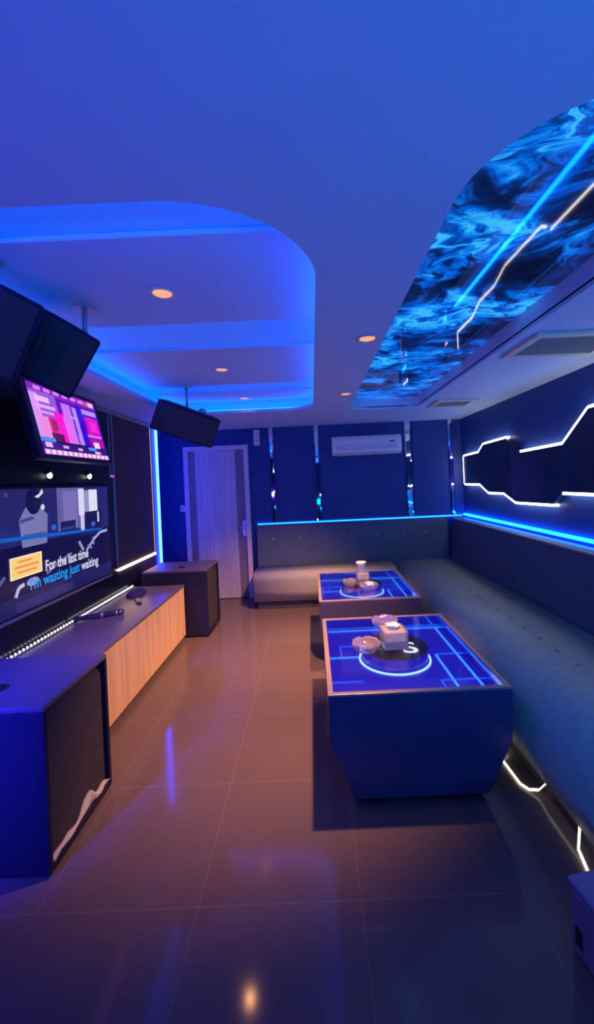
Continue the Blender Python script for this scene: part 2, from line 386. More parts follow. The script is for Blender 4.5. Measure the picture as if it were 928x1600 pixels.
# ------------------------------------------------------------------ media wall
led = MB().tube([(XM + .0165, 4.835, .60), (XM + .0165, 4.835, 2.30)], .017, M['led_cyan'], 14).build('led_tube')
tag(led, 'bright cyan vertical LED tube at the far end of the media wall', 'light strip', 'vertical LED tubes of the media wall')
led = MB().tube([(XM + .0215, .97, .10), (XM + .0215, .97, 2.30)], .022, M['led_violet'], 14).build('led_tube')
tag(led, 'violet vertical LED tube at the near end of the media wall', 'light strip', 'vertical LED tubes of the media wall')
pn = MB().box((XM, 3.80, .80), (XM + .012, 4.66, 2.262), M['warmpanel'], .003).build('wall_panel'); tag(pn, 'dark brown wall panel beside the television edged in warm light', 'wall panel')
tag(MB().box((XM, 3.79, .775), (XM + .02, 4.68, .797), M['led_warm'], .004).build('warm_light_strip'), 'bright warm white LED strip under the brown wall panel', 'light strip')
tag(MB().box((XM, 4.662, .80), (XM + .016, 4.674, 2.26), M['led_warm_dim'], .003).build('warm_light_strip'), 'dim warm vertical LED strip along the far edge of the brown panel', 'light strip')
tag(MB().box((XM, 3.70, 1.69), (XM + .018, 3.718, 2.262), M['trim'], .004).build('metal_strip'), 'short thin chrome strip hanging beside the monitor', 'metal strip')
tag(MB().box((XM, 3.765, .80), (XM + .018, 3.782, 2.262), M['trim'], .004).build('metal_strip'), 'long thin chrome strip at the near edge of the brown panel', 'metal strip')
# black board over the TV
bd = MB().box((XM, 1.6, 1.612), (XM + .03, 3.66, 2.262), M['black'], .006).build('wall_panel'); tag(bd, 'black board above the big television behind the monitor', 'wall panel')

def emis(r, g, b, st=1.0): 
    key = 'screen_%d_%d_%d' % (r, g, b)
    if key not in M: M[key] = mat(key, (.004, .004, .006), .12, emit=srgb(r, g, b), estr=st, var=0)
    return M[key]

# big television : face at x = XT, picture in (y, z)
XT = XM + .055
tv = thing('television', 'large wall television showing a karaoke clip with subtitles', 'television', (XM, 0, 1.55 - 1.55 * .968))
tv.scale = (1, .968, .968)
MB().box((0, 2.17, .775), (.05, 3.70, 1.605), M['black'], .006).build('housing', tv)
MB().box((.035, 2.17, .756), (.058, 3.70, .777), M['trim'], .004).build('lower_edge', tv)
scr = MB(); layer = [0]
def pan(pts, col, st=1.0, lay=None):
    if lay is None: layer[0] += 1
    x = .0512 + layer[0] * .00012
    scr.poly([(x, p[0], p[1]) for p in pts], emis(*col, st))
def rect(y0, z0, y1, z1, col): pan([(y0, z0), (y1, z0), (y1, z1), (y0, z1)], col)
rect(2.19, .79, 3.68, 1.59, (16, 14, 66))
rect(2.19, 1.22, 3.68, 1.585, (38, 36, 104))
rect(2.95, 1.26, 3.30, 1.585, (98, 92, 160))
rect(3.02, 1.27, 3.20, 1.56, (120, 112, 176))
rect(3.30, 1.30, 3.46, 1.56, (150, 145, 196)); rect(3.22, 1.36, 3.30, 1.575, (215, 214, 240)); rect(3.37, 1.38, 3.50, 1.565, (222, 220, 244))
rect(3.30, 1.24, 3.56, 1.38, (24, 24, 78)); rect(3.24, 1.235, 3.29, 1.36, (200, 200, 236)); rect(3.49, 1.28, 3.52, 1.37, (196, 196, 232))
rect(2.98, 1.25, 3.17, 1.33, (30, 30, 86)); rect(3.0, 1.265, 3.15, 1.285, (60, 60, 130))
# standing figure in a pale shirt, dark hair
def oval(cy, cz, ry, rz, col, n=18): pan([(cy + ry * math.cos(2 * PI * k / n), cz + rz * math.sin(2 * PI * k / n)) for k in range(n)], col)
pan([(2.58, 1.20), (2.82, 1.20), (2.84, 1.40), (2.76, 1.46), (2.62, 1.46), (2.56, 1.38)], (118, 118, 172))
pan([(2.57, 1.36), (2.70, 1.38), (2.69, 1.40), (2.57, 1.385)], (70, 70, 140)); pan([(2.60, 1.27), (2.82, 1.26), (2.82, 1.28), (2.60, 1.285)], (74, 74, 140))
oval(2.70, 1.50, .075, .09, (20, 18, 70)); pan([(2.71, 1.53), (2.75, 1.52), (2.80, 1.555), (2.79, 1.585), (2.76, 1.55)], (216, 216, 240)); oval(2.79, 1.455, .02, .02, (214, 214, 240))
oval(2.46, 1.55, .02, .016, (70, 60, 130)); oval(2.90, 1.30, .025, .02, (30, 110, 220)); oval(3.42, 1.27, .035, .02, (60, 90, 200))
pan([(2.19, 1.27), (3.56, 1.205), (3.56, 1.218), (2.19, 1.30)], (20, 92, 190))
rect(2.19, .79, 3.68, .90, (30, 30, 92)); rect(2.5, .80, 3.1, .86, (44, 44, 110))
# pale diagonal strokes low in the picture
def stroke(pts, wd, col):
    for (a, b) in zip(pts[:-1], pts[1:]):
        a, b = Vector(a), Vector(b); nn = Vector((-(b - a).y, (b - a).x)).normalized() * wd
        pan([tuple(a + nn), tuple(b + nn), tuple(b - nn), tuple(a - nn)], col)
stroke([(2.80, .985), (2.95, 1.04), (3.10, 1.075)], .012, (104, 100, 168)); stroke([(3.30, 1.06), (3.42, 1.14), (3.52, 1.185), (3.64, 1.19)], .011, (172, 168, 214))
stroke([(3.20, 1.15), (3.26, 1.07)], .014, (150, 146, 200)); stroke([(3.42, 1.16), (3.39, 1.12), (3.42, 1.10)], .010, (140, 140, 200))
stroke([(3.32, 1.10), (3.38, 1.07)], .010, (130, 128, 190)); oval(2.66, .965, .06, .028, (152, 146, 200)); stroke([(2.50, .90), (2.53, .955), (2.58, .965)], .013, (190, 186, 226))
stroke([(2.36, 1.0), (2.42, 1.05)], .012, (84, 84, 150))
# yellow caption card
rect(2.462, 1.012, 2.755, 1.152, (250, 232, 190)); rect(2.475, 1.022, 2.742, 1.142, (250, 205, 120))
for i, (a, b) in enumerate(((2.53, 2.66), (2.50, 2.72), (2.52, 2.70))):
    rect(a, 1.112 - i * .034, b, 1.124 - i * .034, (238, 138, 84))
def words(s, y, z, size, col, width):
    layer[0] += 1
    me = text_mesh(s, size); xs = [v.co.x for v in me.vertices]; k = width / (max(xs) - min(xs)); x0 = min(xs)
    mx = Matrix.Translation((.0512 + layer[0] * .00012, y, z)) @ Matrix(((0, 0, 1, 0), (k, 0, 0, -k * x0), (0, 1, 0, 0), (0, 0, 0, 1)))
    scr.mesh(me, emis(*col), mx)
words('For the last time', 2.79, 1.005, .105, (228, 222, 250), .53)
words("I'm wasting just", 2.63, .915, .105, (30, 150, 246), .56)
words('waiting', 3.215, .915, .105, (216, 212, 246), .25)
scr.build('screen', tv)

# karaoke monitor, tilted down
mon = thing('monitor', 'tilted wall monitor glowing with a magenta song menu', 'monitor', (-1.635, 2.66, 2.215))
TILT = Matrix.Rotation(math.radians(-13), 4, 'Y')     # bottom edge goes back to the wall
def monbox(a, b, m, bev=0): return MB().box(a, b, m, bev, 2, TILT)
monbox((-.05, -.405, -.475), (0, .395, .03), M['black'], .006).build('housing', mon)
scr = MB(); layer[0] = 0
W0, W1, H1 = -.365, .355, -.448
def mp(u0, v0, u1, v1, col, st=1.0):
    """u, v run 0..1 from the top left of the picture"""
    layer[0] += 1; x = .0012 + layer[0] * .00012
    Y = lambda u: W0 + (W1 - W0) * u
    Z = lambda v: -.002 + (H1 + .002) * v
    scr.poly([TILT @ Vector((x, Y(u), Z(v))) for u, v in ((u0, v1), (u1, v1), (u1, v0), (u0, v0))], emis(*col, st))
mp(0, 0, 1, 1, (96, 12, 190)); mp(0, 0, 1, .13, (130, 34, 190)); mp(0, .10, .34, .84, (150, 90, 220))
for i in range(7): mp(.08 + .125 * i, .03, .165 + .125 * i, .085, (225, 130, 245))
mp(.88, .02, .97, .10, (250, 190, 220)); mp(.79, .03, .86, .10, (200, 80, 120))
mp(.0, .14, .10, .76, (222, 150, 245)); mp(.06, .17, .24, .25, (245, 190, 240)); mp(.05, .29, .3, .34, (235, 170, 245)); mp(.05, .38, .28, .42, (225, 150, 235))
mp(.06, .46, .22, .76, (240, 140, 215)); mp(.17, .46, .34, .78, (225, 20, 130)); mp(.26, .36, .40, .80, (250, 20, 205)); mp(.20, .50, .27, .64, (150, 40, 80)); mp(.16, .68, .32, .80, (90, 10, 70))
mp(.40, .18, .53, .82, (205, 118, 248)); mp(.38, .40, .48, .82, (232, 110, 240)); mp(.55, .20, .62, .80, (190, 140, 255)); mp(.53, .22, .555, .66, (80, 30, 190)); mp(.5, .36, .68, .39, (200, 160, 255))
mp(.62, .13, .70, .82, (60, 6, 215)); mp(.72, .18, .97, .26, (180, 150, 250)); mp(.74, .30, .97, .60, (210, 20, 200)); mp(.80, .36, .93, .54, (250, 40, 220)); mp(.72, .60, .97, .64, (220, 120, 240)); mp(.74, .66, .97, .84, (180, 20, 170))
mp(.0, .80, 1, .93, (60, 24, 130)); mp(.0, .76, .18, .82, (80, 140, 250)); mp(.18, .80, .74, .83, (30, 16, 80)); mp(.66, .82, .80, .87, (70, 150, 250)); mp(.78, .72, .88, .82, (250, 210, 245))
mp(.03, .83, .12, .90, (240, 180, 240)); mp(.26, .85, .34, .89, (225, 170, 245)); mp(.48, .86, .55, .90, (225, 170, 245)); mp(.76, .88, .86, .92, (240, 190, 245))
mp(0, .93, 1, 1, (190, 120, 200))
for i in range(13): mp(.01 + .076 * i, .935, .062 + .076 * i, .995, (255, 215, 245))
scr.build('screen', mon)
MB().box((-.235, -.06, -.26), (-.05, .06, -.16), M['black'], .008).build('wall_mount', mon)

# little spot lamps under the monitor
for y, lab in ((2.79, 'small glowing spot bulb under the monitor, left one'), (3.29, 'small glowing spot bulb under the monitor, right one')):
    t = thing('spot_lamp', lab, 'lamp', (XM + .03, y, 1.68), 0, 'spot bulbs under the monitor')
    MB().lathe([(.020, 0), (.020, .02), (.012, .03)], M['black'], 16, Matrix.Translation((0, 0, .02)) @ Matrix.Rotation(PI / 2, 4, 'Y')).build('socket', t)
    MB().lathe([(.004, -.032), (.014, -.024), (.018, -.010), (.014, .004), (.008, .014)], M['spotbulb'], 18, Matrix.Translation((.022, 0, .004))).build('bulb', t)
pk = MB().box((XM + .022, 3.685, 1.672), (XM + .034, 3.745, 1.690), emis(210, 90, 220), .003).build('indicator_light'); tag(pk, 'tiny pink indicator light below the short chrome strip', 'indicator')

# ------------------------------------------------------------------ low cabinet
XC = -1.352
cab = thing('media_cabinet', 'long low cabinet with oak front under the television', 'cabinet', (0, 0, 0))
MB().box((-1.87, 2.13, .04), (XC - .02, 4.045, .535), M['black'], .003).build('carcass', cab)
MB().box((-1.84, 2.15, 0), (XC - .06, 4.03, .04), M['black']).build('plinth', cab)
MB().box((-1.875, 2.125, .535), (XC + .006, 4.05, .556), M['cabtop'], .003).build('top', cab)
for k in range(3):
    y0 = 2.13 + .6383 * k
    MB().box((XC - .02, y0 + .001, .045), (XC, y0 + .6373, .530), M['wood'], .0015, 1).build('door', cab)
# LED bead strip along the wall edge of the cabinet
bs = thing('led_bead_strip', 'dotted white LED strip along the wall edge of the cabinet top', 'light strip', (0, 0, 0))
MB().box((-1.872, 2.14, .5565), (-1.852, 4.02, .566), M['trim'], .002).build('channel', bs)
bead = MB().lathe([(.0008, -.007), (.005, -.005), (.007, 0), (.005, .005), (.0008, .007)], M['bead'], 10).build('led_bead', bs); bead.location = (-1.860, 2.16, .574)
for k in range(1, 56):
    b2 = bead.copy(); C.objects.link(b2); b2.parent = bs; b2.location = (-1.860, 2.16 + k * .0338, .574)

# ------------------------------------------------------------------ subwoofers
def subwoofer(y, lab):
    t = thing('subwoofer', lab, 'subwoofer', (-1.45, y, 0), 0, 'floor subwoofers')
    w2, h, dp = .247, .693, .33                     # half width along y, height, front at +x
    # shell: four boards + back, open towards +x
    MB().box((-dp, -w2, .012), (dp, -w2 + .022, h - .022), M['blackmat'], .004).box((-dp, w2 - .022, .012), (dp, w2, h - .022), M['blackmat'], .004).box((-dp, -w2 + .022, .012), (dp, w2 - .022, .034), M['blackmat'], .003).box((-dp, -w2 + .022, .034), (-dp + .02, w2 - .022, h - .022), M['blackmat']).build('shell', t)
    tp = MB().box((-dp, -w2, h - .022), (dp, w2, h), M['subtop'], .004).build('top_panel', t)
    gr = MB().prism([(-w2 + .024, .036), (w2 - .024, .036), (w2 - .024, h - .085), (w2 - .075, h - .028), (-w2 + .075, h - .028), (-w2 + .024, h - .085)], 'x', dp - .05, dp - .022, M['cloth'], .006).build('grille', t)
    MB().lathe([(.036, 0), (.036, .004), (.026, .006), (.018, .003), (.018, .001)], M['black'], 24, Matrix.Translation((.02, -.08, h))).build('pole_socket', t)
    for sx in (-1, 1):
        for sy in (-1, 1):
            MB().lathe([(.018, 0), (.022, .012)], M['black'], 12, Matrix.Translation((sx * .28, sy * .2, 0))).build('foot', t)
    return t
s1 = subwoofer(1.842, 'black floor subwoofer nearest the viewer at lower left')
s2 = subwoofer(4.325, 'black floor subwoofer beyond the cabinet beside the door')
# crumpled cloth on the lip of the near subwoofer
cl = bmesh.new(); nu, nv = 26, 8; rows = []
for i in range(nu):
    u = i / (nu - 1); y = 1.625 + .44 * u
    hgt = .018 + .066 * math.exp(-((u - .60) / .13) ** 2) + .022 * math.exp(-((u - .93) / .06) ** 2) + .010 * math.exp(-((u - .15) / .1) ** 2)
    row = []
    for j in range(nv):
        v = j / (nv - 1)
        row.append(cl.verts.new((-1.138 + .017 * math.sin(PI * v) + .003 * math.sin(23 * u + 5 * v), y + .01 * math.sin(7 * v + 4 * u), .0355 + hgt * v * (1 + .12 * math.sin(31 * u)) )))
    rows.append(row)
for i in range(nu - 1):
    for j in range(nv - 1):
        f = cl.faces.new([rows[i][j], rows[i + 1][j], rows[i + 1][j + 1], rows[i][j + 1]]); f.smooth = True
g = bmesh.ops.solidify(cl, geom=cl.faces[:], thickness=.004)
cb = MB(); cb._merge(cl, M['tissue']); co = cb.build('cloth')
tag(co, 'crumpled pale cloth tucked along the bottom lip of the near subwoofer', 'cloth')

# ------------------------------------------------------------------ hanging speakers
def speaker(lab, loc, rot, size, badge=False):
    """wedge cabinet: grille face looks along local -y ; local x is the long side"""
    t = thing('speaker', lab, 'speaker', loc, 0, 'black ceiling speakers')
    R = Matrix.Rotation(rot[2], 4, 'Z') @ Matrix.Rotation(rot[1], 4, 'Y') @ Matrix.Rotation(rot[0], 4, 'X')
    W, D, Hh = size
    out = [(-W / 2, -D / 2 + .07), (-W / 2 + .10, -D / 2), (W / 2 - .10, -D / 2), (W / 2, -D / 2 + .07), (W / 2 - .05, D / 2), (-W / 2 + .05, D / 2)]
    MB().prism(out, 'z', -Hh / 2, Hh / 2, M['blackmat'], .012, R).build('cabinet', t)
    MB().prism([(-W / 2 + .012, -D / 2 + .052), (-W / 2 + .10, -D / 2 - .010), (W / 2 - .10, -D / 2 - .010), (W / 2 - .012, -D / 2 + .052), (W / 2 - .1, -D / 2 + .01), (-W / 2 + .1, -D / 2 + .01)], 'z', -Hh / 2 + .018, Hh / 2 - .018, M['cloth'], 0, R).build('grille', t)
    if badge: MB().box((-W / 2 + .09, -D / 2 - .016, -.018), (-W / 2 + .118, -D / 2 - .009, .022), M['chrome'], .002, 2, R).build('badge', t)
    return t, R
def bracket(t, R, pt, top):
    """from a point on the cabinet up to the ceiling"""
    p = R @ Vector(pt); lz = top - t.location.z
    b = MB().tube([p, (p.x, p.y, lz)], .012, M['trim'])
    b.lathe([(.05, lz - .008), (.05, lz)], M['trim'], 18, Matrix.Translation((p.x, p.y, 0)))
    b.build('hanging_bracket', t)
a1, R1 = speaker('black hanging speaker at the left edge, nearest and cut by the frame', (-1.24, 1.47, 2.20), (math.radians(12), math.radians(22), math.radians(28)), (.42, .26, .32))
bracket(a1, R1, (0, .04, .15), ZP)
a2, R2 = speaker('black hanging speaker with small silver badge above the monitor', (-1.185, 1.86, 2.205), (math.radians(14), math.radians(27), math.radians(32)), (.31, .24, .31), True)
bracket(a2, R2, (.08, .04, .14), ZP)
a3, R3 = speaker('black hanging speaker farthest away, in front of the door corner', (-1.12, 3.62, 2.13), (math.radians(14), math.radians(20), math.radians(20)), (.56, .30, .27))
bracket(a3, R3, (-.03, .04, .12), ZD - .0065)
MB().lathe([(.034, 0), (.034, .03), (.02, .045)], M['trim'], 18, R3 @ Matrix.Translation((.10, -.02, .134))).build('rotary_mount', a3)

# ------------------------------------------------------------------ tables
TL, TW, TH, ZW = 1.03, .86, .55, .46
def table(x, y, lab):
    t = thing('coffee_table', lab, 'table', (x, y, 0), 0, 'light box coffee tables')
    def ring_box(zs):
        b = bmesh.new(); rows = []
        for z, hx, hy in zs:
            rows.append([b.verts.new((sx * hx, sy * hy, z)) for sx, sy in ((-1, -1), (1, -1), (1, 1), (-1, 1))])
        for i in range(len(rows) - 1):
            for k in range(4): b.faces.new([rows[i][k], rows[i][(k + 1) % 4], rows[i + 1][(k + 1) % 4], rows[i + 1][k]])
        b.faces.new(rows[0][::-1]); b.faces.new(rows[-1]); bmesh.ops.recalc_face_normals(b, faces=b.faces[:])
        return b
    hx, hy = TW / 2, TL / 2
    m = MB(); m._merge(ring_box([(.035, hx - .115, hy - .03), (.30, hx - .008, hy - .004), (.38, hx, hy), (ZW - .005, hx, hy)]), M['tablebody'])
    # upper walls around the light well
    e = .014
    m.box((-hx, -hy, ZW - .005), (hx, -hy + e, TH - .012), M['tablebody']).box((-hx, hy - e, ZW - .005), (hx, hy, TH - .012), M['tablebody']).box((-hx, -hy + e, ZW - .005), (-hx + e, hy - e, TH - .012), M['tablebody']).box((hx - e, -hy + e, ZW - .005), (hx, hy - e, TH - .012), M['tablebody'])
    m.build('body', t)
    e2 = .0022; q0, q1, zz0, zz1 = hx - e, hy - e, ZW, TH - .0125
    MB().box((-q0, -q1, zz0), (q0, -q1 + e2, zz1), M['wellmirror']).box((-q0, q1 - e2, zz0), (q0, q1, zz1), M['wellmirror']).box((-q0, -q1 + e2, zz0), (-q0 + e2, q1 - e2, zz1), M['wellmirror']).box((q0 - e2, -q1 + e2, zz0), (q0, q1 - e2, zz1), M['wellmirror']).build('mirror_lining', t)
    MB().box((-hx + .14, -hy + .06, 0), (hx - .14, hy - .06, .036), M['black']).build('plinth', t)
    r = .026; z0, z1 = TH - .012, TH
    MB().box((-hx, -hy, z0), (hx, -hy + r, z1), M['rim'], .002).box((-hx, hy - r, z0), (hx, hy, z1), M['rim'], .002).box((-hx, -hy + r, z0), (-hx + r, hy - r, z1), M['rim'], .002).box((hx - r, -hy + r, z0), (hx, hy - r, z1), M['rim'], .002).build('rim', t)
    wx, wy = hx - .0145, hy - .0145
    plate = MB().box((-wx, -wy, ZW - .0045), (wx, wy, ZW), M['tableplate']).build('light_panel', t)
    zl, zh = ZW + .0003, ZW + .0035
    def line(x0, y0, x1, y1, mt=M['tableline'], wd=.006):
        x0, x1 = [max(-wx + .004, min(wx - .004, (v + .46) * 1.032 - .46)) for v in (x0, x1)]; y0, y1 = [max(-wy + .01, min(wy - .01, (v + 2.365) * 1.032 - 2.365)) for v in (y0, y1)]
        a, b = Vector((x0, y0)), Vector((x1, y1)); nn = Vector((-(b - a).y, (b - a).x)).normalized() * wd
        MB().prism([tuple(a + nn), tuple(b + nn), tuple(b - nn), tuple(a - nn)], 'z', zl, zh, mt).build('light_line', plate)
    ox, oy = -.46, -2.365
    line(.065 + ox, 2.752 + oy, .872 + ox, 2.752 + oy); line(.805 + ox, 2.742 + oy, .805 + ox, 1.90 + oy)
    line(.682 + ox, 2.335 + oy, .682 + ox, 1.90 + oy); line(.69 + ox, 2.339 + oy, .878 + ox, 2.339 + oy, M['tabledim'], .005)
    line(.06 + ox, 2.345 + oy, .235 + ox, 2.345 + oy); line(.06 + ox, 2.06 + oy, .22 + ox, 2.06 + oy, M['tabledim'], .004)
    line(.61 + ox, 2.76 + oy, .61 + ox, 2.86 + oy, M['tabledim'], .008); line(.13 + ox, 2.35 + oy, .13 + ox, 2.50 + oy, M['tabledim'], .004); line(.13 + ox, 2.50 + oy, .24 + ox, 2.50 + oy, M['tabledim'], .004)
    line(.62 + ox, 2.04 + oy, .62 + ox, 1.90 + oy, M['tabledim'], .004); line(.63 + ox, 2.04 + oy, .86 + ox, 2.04 + oy, M['tabledim'], .003)
    # round black drum with a lit foot and a white letter
    cx, cy = -.010, .022
    MB().lathe([(.196, ZW + .0002), (.196, .534)], M['drumside'], 48, Matrix.Translation((cx, cy, 0))).build('light_drum', plate)
    MB().lathe([(.198, .534), (.198, .5365)], M['discblack'], 48, Matrix.Translation((cx, cy, 0))).build('black_disc', plate)
    rb = bmesh.new(); n = 64; rr = []
    for k in range(n):
        a = 2 * PI * k / n
        rr.append([rb.verts.new((cx + q * math.cos(a), cy + q * math.sin(a), z)) for q, z in ((.203, ZW + .0003), (.213, ZW + .0003), (.213, ZW + .006), (.203, ZW + .006))])
    for k in range(n):
        for j in range(4): rb.faces.new([rr[k][j], rr[k][(j + 1) % 4], rr[(k + 1) % n][(j + 1) % 4], rr[(k + 1) % n][j]])
    bmesh.ops.recalc_face_normals(rb, faces=rb.faces[:])
    q = MB(); q._merge(rb, M['ring']); q.build('light_ring', plate)
    me = text_mesh('S', .21); xs = [v.co.x for v in me.vertices]; ys = [v.co.y for v in me.vertices]
    MB().mesh(me, M['letter'], Matrix.Translation((.072 - (min(xs) + max(xs)) / 2, cy - .035 - (min(ys) + max(ys)) / 2, .5372))).build('letter', plate)
    MB().box((-hx + r + .0005, -hy + r + .0005, TH - .0085), (hx - r - .0005, hy - r - .0005, TH - .0025), M['glass']).build('glass_top', t)
    return t
table(.46, 2.365, 'glowing blue glass topped coffee table with a white S, nearest the viewer')
table(.445, 3.815, 'glowing blue glass topped coffee table farther back by the far sofa')

# ------------------------------------------------------------------ things on the tables
def ashtray(x, y, r, h, lab, m):
    t = thing('ashtray', lab, 'ashtray', (x, y, TH + .0003), random.random(), 'pressed glass ashtrays')
    b = bmesh.new(); n = 48; prof = [(.62, 0), (.80, .0), (.94, .35), (1.0, 1.0), (.92, 1.04), (.80, .92), (.66, .30), (.30, .20)]
    rows = []
    for q, z in prof:
        rows.append([])
        for k in range(n):
            a = 2 * PI * k / n; fl = 1 + (.035 * math.cos(12 * a) if .9 < q else 0)
            zz = z - (.22 if (z > .85 and k % 12 in (0, 1)) else 0)
            rows[-1].append(b.verts.new((r * q * fl * math.cos(a), r * q * fl * math.sin(a), h * zz)))
    for i in range(len(rows) - 1):
        for k in range(n):
            f = b.faces.new([rows[i][k], rows[i][(k + 1) % n], rows[i + 1][(k + 1) % n], rows[i + 1][k]]); f.smooth = True
    b.faces.new(rows[0][::-1]); b.faces.new(rows[-1]); bmesh.ops.recalc_face_normals(b, faces=b.faces[:])
    q = MB(); q._merge(b, m); q.build('bowl', t)
    return t
def tissue_box(x, y, s, h, rz, lab):
    t = thing('tissue_box', lab, 'tissue box', (x, y, TH + .0003), rz, 'acrylic tissue boxes')
    MB().box((-s / 2, -s / 2, 0), (s / 2, s / 2, h), M['acrylic'], .006, 2).build('case', t)
    MB().box((-s / 2 + .012, -s / 2 + .012, h * .42), (s / 2 - .012, s / 2 - .012, h - .008), M['tissue'], .006).build('tissue_stack', t)
    b = bmesh.new(); n = 20; rows = []
    for z, r in ((0, .022), (.012, .026), (.022, .034)):
        rows.append([b.verts.new((r * (1 + .25 * math.sin(3 * k)) * math.cos(2 * PI * k / n) * 1.2, r * (1 + .25 * math.cos(2.3 * k)) * math.sin(2 * PI * k / n), h + z + .004 * math.sin(5 * k) * (z > 0))) for k in range(n)])
    for i in range(2):
        for k in range(n): b.faces.new([rows[i][k], rows[i][(k + 1) % n], rows[i + 1][(k + 1) % n], rows[i + 1][k]])
    b.faces.new(rows[-1]); b.faces.new(rows[0][::-1])
    q = MB(); q._merge(b, M['tissue']); q.build('pulled_tissue', t)
    return t
ashtray(.452, 2.70, .088, .045, 'violet tinted round glass ashtray behind the tissue box on the near table', M['tint'])
ashtray(.278, 2.335, .083, .045, 'round glass ashtray left of the tissue box on the near table', M['tint'])
tissue_box(.445, 2.365, .142, .105, .06, 'clear square tissue box on the near table')
# far table
tissue_box(.445, 3.80, .115, .11, .1, 'clear square tissue box on the far table under a white cup')
cup = thing('cup', 'small white cup standing on top of the far tissue box', 'cup', (.435, 3.80, TH + .1355))
MB().lathe([(.030, 0), (.034, .004), (.042, .05), (.050, .072), (.046, .072), (.036, .05), (.028, .008), (.005, .006)], M['white'], 28).build('body', cup)
ashtray(.475, 3.615, .084, .05, 'round glass ashtray in front of the far tissue box', M['tint'])
ashtray(.316, 3.765, .066, .05, 'glass ashtray left of the far tissue box', M['tint'])

# ------------------------------------------------------------------ sofas
def prof_obj(name, pts, axis, lo, hi, m, parent, bev=.012):
    o = MB().prism(pts, axis, lo, hi, m, bev).build(name, parent)
    return o
def arc(cx, cz, r, a0, a1, n=7):
    return [(cx + r * math.cos(a0 + (a1 - a0) * k / n), cz + r * math.sin(a0 + (a1 - a0) * k / n)) for k in range(n + 1)]
rs = thing('sofa', 'long grey leather bench sofa along the right wall with buttoned seat', 'sofa', (0, 0, 0))
Y0, Y1 = 1.50, 5.275
seat = [(1.02, .10), (1.000, .22)] + [(1.18 + .17 * math.cos(a), .27 + .18 * math.sin(a)) for a in [PI - PI / 2 * k / 9 for k in range(10)]] + [(1.80, .45), (1.80, .10)]
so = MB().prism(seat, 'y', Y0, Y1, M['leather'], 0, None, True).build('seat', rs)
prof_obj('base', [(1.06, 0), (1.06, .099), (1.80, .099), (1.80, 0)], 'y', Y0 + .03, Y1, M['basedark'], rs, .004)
prof_obj('backrest', [(1.805, .0), (1.80, .455), (1.895, .955), (1.93, .975), (2.035, .975), (2.035, 0)], 'y', Y0, 5.42, M['leather_shaded'], rs, .012)
MB().tube([(1.890, Y0 + .01, .966), (1.890, 5.36, .966)], .011, M['piping'], 10).build('piping', rs)
k = 0; y = Y0 + .16
while y < Y1 - .1:
    MB().lathe([(.017, .4485), (.015, .4525), (.008, .4545)], M['button'], 14, Matrix.Translation((1.45, y, 0))).build('tuft_button', rs); y += .19
bk = thing('sofa', 'grey leather bench sofa along the far wall with a lit ledge above', 'sofa', (0, 0, 0))
X0, X1 = -.765, .995
seatb = [(4.86, .10), (4.845, .22)] + [(4.94 + .10 * math.cos(a), .35 + .10 * math.sin(a)) for a in [PI - PI / 2 * k / 7 for k in range(8)]] + [(5.28, .45), (5.28, .10)]
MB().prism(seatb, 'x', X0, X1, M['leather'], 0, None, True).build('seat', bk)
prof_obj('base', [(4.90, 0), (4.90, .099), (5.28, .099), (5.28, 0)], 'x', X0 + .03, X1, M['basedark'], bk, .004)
prof_obj('backrest', [(5.285, 0), (5.285, .455), (5.33, .96), (5.35, .985), (5.41, .985), (5.41, 0)], 'x', X0, 1.795, M['leather_shaded'], bk, .010)
for x in (-.55, -.2, .15, .5, .85, 1.2, 1.5):
    MB().lathe([(.018, 0), (.016, .006), (.008, .009)], M['button'], 14, Matrix.Translation((x, 5.318, .80)) @ Matrix.Rotation(PI / 2 - .09, 4, 'X')).build('tuft_button', bk)
# LED ledges
tag(MB().box((X0, 5.413, .988), (2.036, 5.437, 1.004), M['led_ledge_far'], .004).build('ledge_light_strip'), 'cyan LED strip along the top of the far sofa back', 'light strip')
tag(MB().box((2.040, Y0 - .4, .998), (XR, 5.40, 1.022), M['led_ledge'], .004).build('ledge_light_strip'), 'bright cyan LED strip along the right wall above the long sofa', 'light strip')
# white strip at floor level under the long sofa, partly loose
def flatstrip(pts, wd, th, m):
    b = MB()
    for a, c in zip(pts[:-1], pts[1:]):
        a3, c3 = Vector(a), Vector(c); dd = c3 - a3; nn = Vector((-dd.y, dd.x, 0)).normalized() * wd
        f = bmesh.new(); vs = [f.verts.new(p) for p in (a3 + nn, c3 + nn, c3 - nn, a3 - nn)]; up = Vector((0, 0, th)); ws = [f.verts.new(v.co + up) for v in vs]
        f.faces.new(vs[::-1]); f.faces.new(ws)
        for i in range(4): f.faces.new([vs[i], vs[(i + 1) % 4], ws[(i + 1) % 4], ws[i]])
        bmesh.ops.recalc_face_normals(f, faces=f.faces[:]); b._merge(f, m)
    return b
us = flatstrip([(1.05, 5.1, .082), (1.05, 2.30, .082), (1.03, 2.22, .03), (.955, 2.14, .004), (.962, 1.965, .004), (.985, 1.925, .004), (1.02, 1.90, .02), (1.05, 1.87, .082), (1.05, 1.65, .082), (1.01, 1.605, .01), (.988, 1.515, .004), (1.02, 1.48, .004), (1.25, 1.475, .004)], .0045, .009, M['led_under'])
tag(us.build('floor_light_strip'), 'white LED strip at floor level under the long sofa, partly loose', 'light strip')

